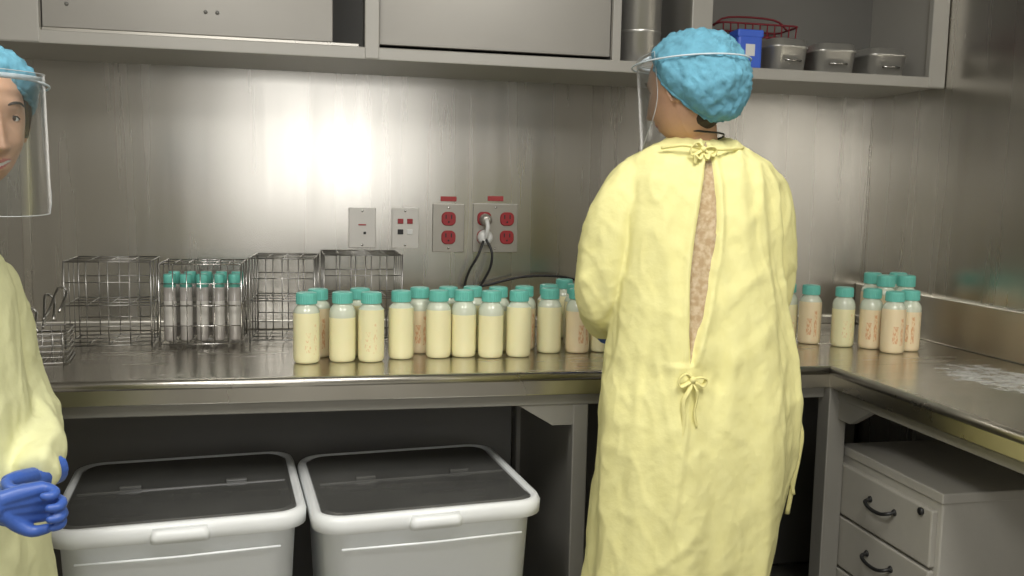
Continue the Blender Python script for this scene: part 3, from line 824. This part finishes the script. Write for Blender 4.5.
bow(b, -.035, -.084, 1.442, .9, .03, .014, .0048)
bow(b, -.068, -.154, .958, .95, .13, .018, .0056)
b.tube([(-.115, -.05, 1.444), (-.075, -.078, 1.450), (-.035, -.084, 1.444), (.02, -.081, 1.444), (.075, -.05, 1.450)], .0038, 'tie', 8, 5)
b.tube([(.246, -.02, .86), (.266, -.03, .80), (.262, -.03, .74), (.252, -.03, .68), (.246, -.02, .60)], .006, 'tie', 8, 5, False, None, .5)
b.tube([(.246, .0, .86), (.256, -.02, .78), (.246, -.03, .70), (.254, -.03, .65)], .005, 'tie', 8, 5, False, None, .5)
b.obj('gown_ties', (0, 0, 0), P)

# --- worker at the left edge
Q = bpy.data.objects.new('lab_worker.001', None); scene.collection.objects.link(Q); Q.location = (-.678, 1.65, 0); Q.rotation_euler = (0, 0, rad(-121.5))
ringsB = [(1.262, 0, .02, .066, .062), (1.25, 0, .02, .09, .075), (1.23, 0, .015, .125, .088), (1.205, 0, .01, .150, .10), (1.15, 0, .01, .165, .112), (1.05, 0, .01, .172, .128), (.95, 0, .01, .185, .142), (.82, 0, .005, .20, .155), (.65, 0, 0, .212, .165), (.48, 0, 0, .225, .17), (.28, 0, 0, .235, .18)]
slB = [([(-.142, .01, 1.15), (-.18, 0, 1.06), (-.20, .01, .96), (-.18, .07, .89), (-.12, .15, .865), (-.075, .195, .850)], [.056, .057, .056, .053, .046, .035]),
       ([(.142, .01, 1.15), (.178, -.01, 1.06), (.195, -.005, .96), (.178, .06, .89), (.13, .16, .865), (.07, .228, .852)], [.056, .057, .056, .053, .045, .034])]
gown(ringsB, slB, 'gownB', 'isolation_gown_body', Q, False, 5.1, 1.15)
HB = T(-.050, .112, 1.447) @ R(-18, 'Z') @ R(-4, 'X')
head_parts('skinA', HB, [(-.048, .090, 1.42), (-.034, .063, 1.34), (-.016, .036, 1.27), (0, .02, 1.19)], 'head_and_neck_front', Q, 1.)
cap_obj(HB, Q, (.106, .112, .100), (0, -.016, .018), 36, 7.)
shield_obj(HB, Q, .98, 84, .225)
b = B(); b.add(bm_sphere((0, -.030, -.030), (.072, .068, .066), 4), 'hair', HB, True)
b.tube([(.070, .030, .045), (.077, .026, .01), (.076, .020, -.03)], [.006, .006, .003], 'hair', 8, 4, False, HB)
b.tube([(-.070, .030, .045), (-.077, .026, .01), (-.076, .020, -.03)], [.006, .006, .003], 'hair', 8, 4, False, HB)
b.obj('hair_front_worker', (0, 0, 0), Q)
legs(Q, 0, .70)
SC = Matrix.Scale(.88, 4)
hand_obj(T(.048, .252, .842) @ R(68, 'Z') @ R(-75, 'Y') @ R(-10, 'X') @ SC, -1, [48, 52, 54, 58], 'hand_right', Q)
hand_obj(T(-.062, .200, .842) @ R(-92, 'Z') @ R(75, 'Y') @ R(-10, 'X') @ SC, 1, [46, 50, 52, 54], 'hand_left', Q)

# ------------------------------------------------------------------ camera
t, p, r = rad(12), rad(6), rad(1.2)
F = Vector((math.sin(t)*math.cos(p), math.cos(t)*math.cos(p), -math.sin(p)))
R0 = Vector((math.cos(t), -math.sin(t), 0)); U0 = R0.cross(F)
Rv = R0*math.cos(r)+U0*math.sin(r); Uv = U0*math.cos(r)-R0*math.sin(r)
cd = bpy.data.cameras.new('camera'); cam = bpy.data.objects.new('camera', cd); scene.collection.objects.link(cam)
cd.sensor_width = 36; cd.lens = 900/1024*36; cd.clip_start = .02
mw = Matrix((Rv, Uv, -F)).transposed().to_4x4(); mw.translation = (0, 0, 1.34)
cam.matrix_world = mw
scene.camera = cam
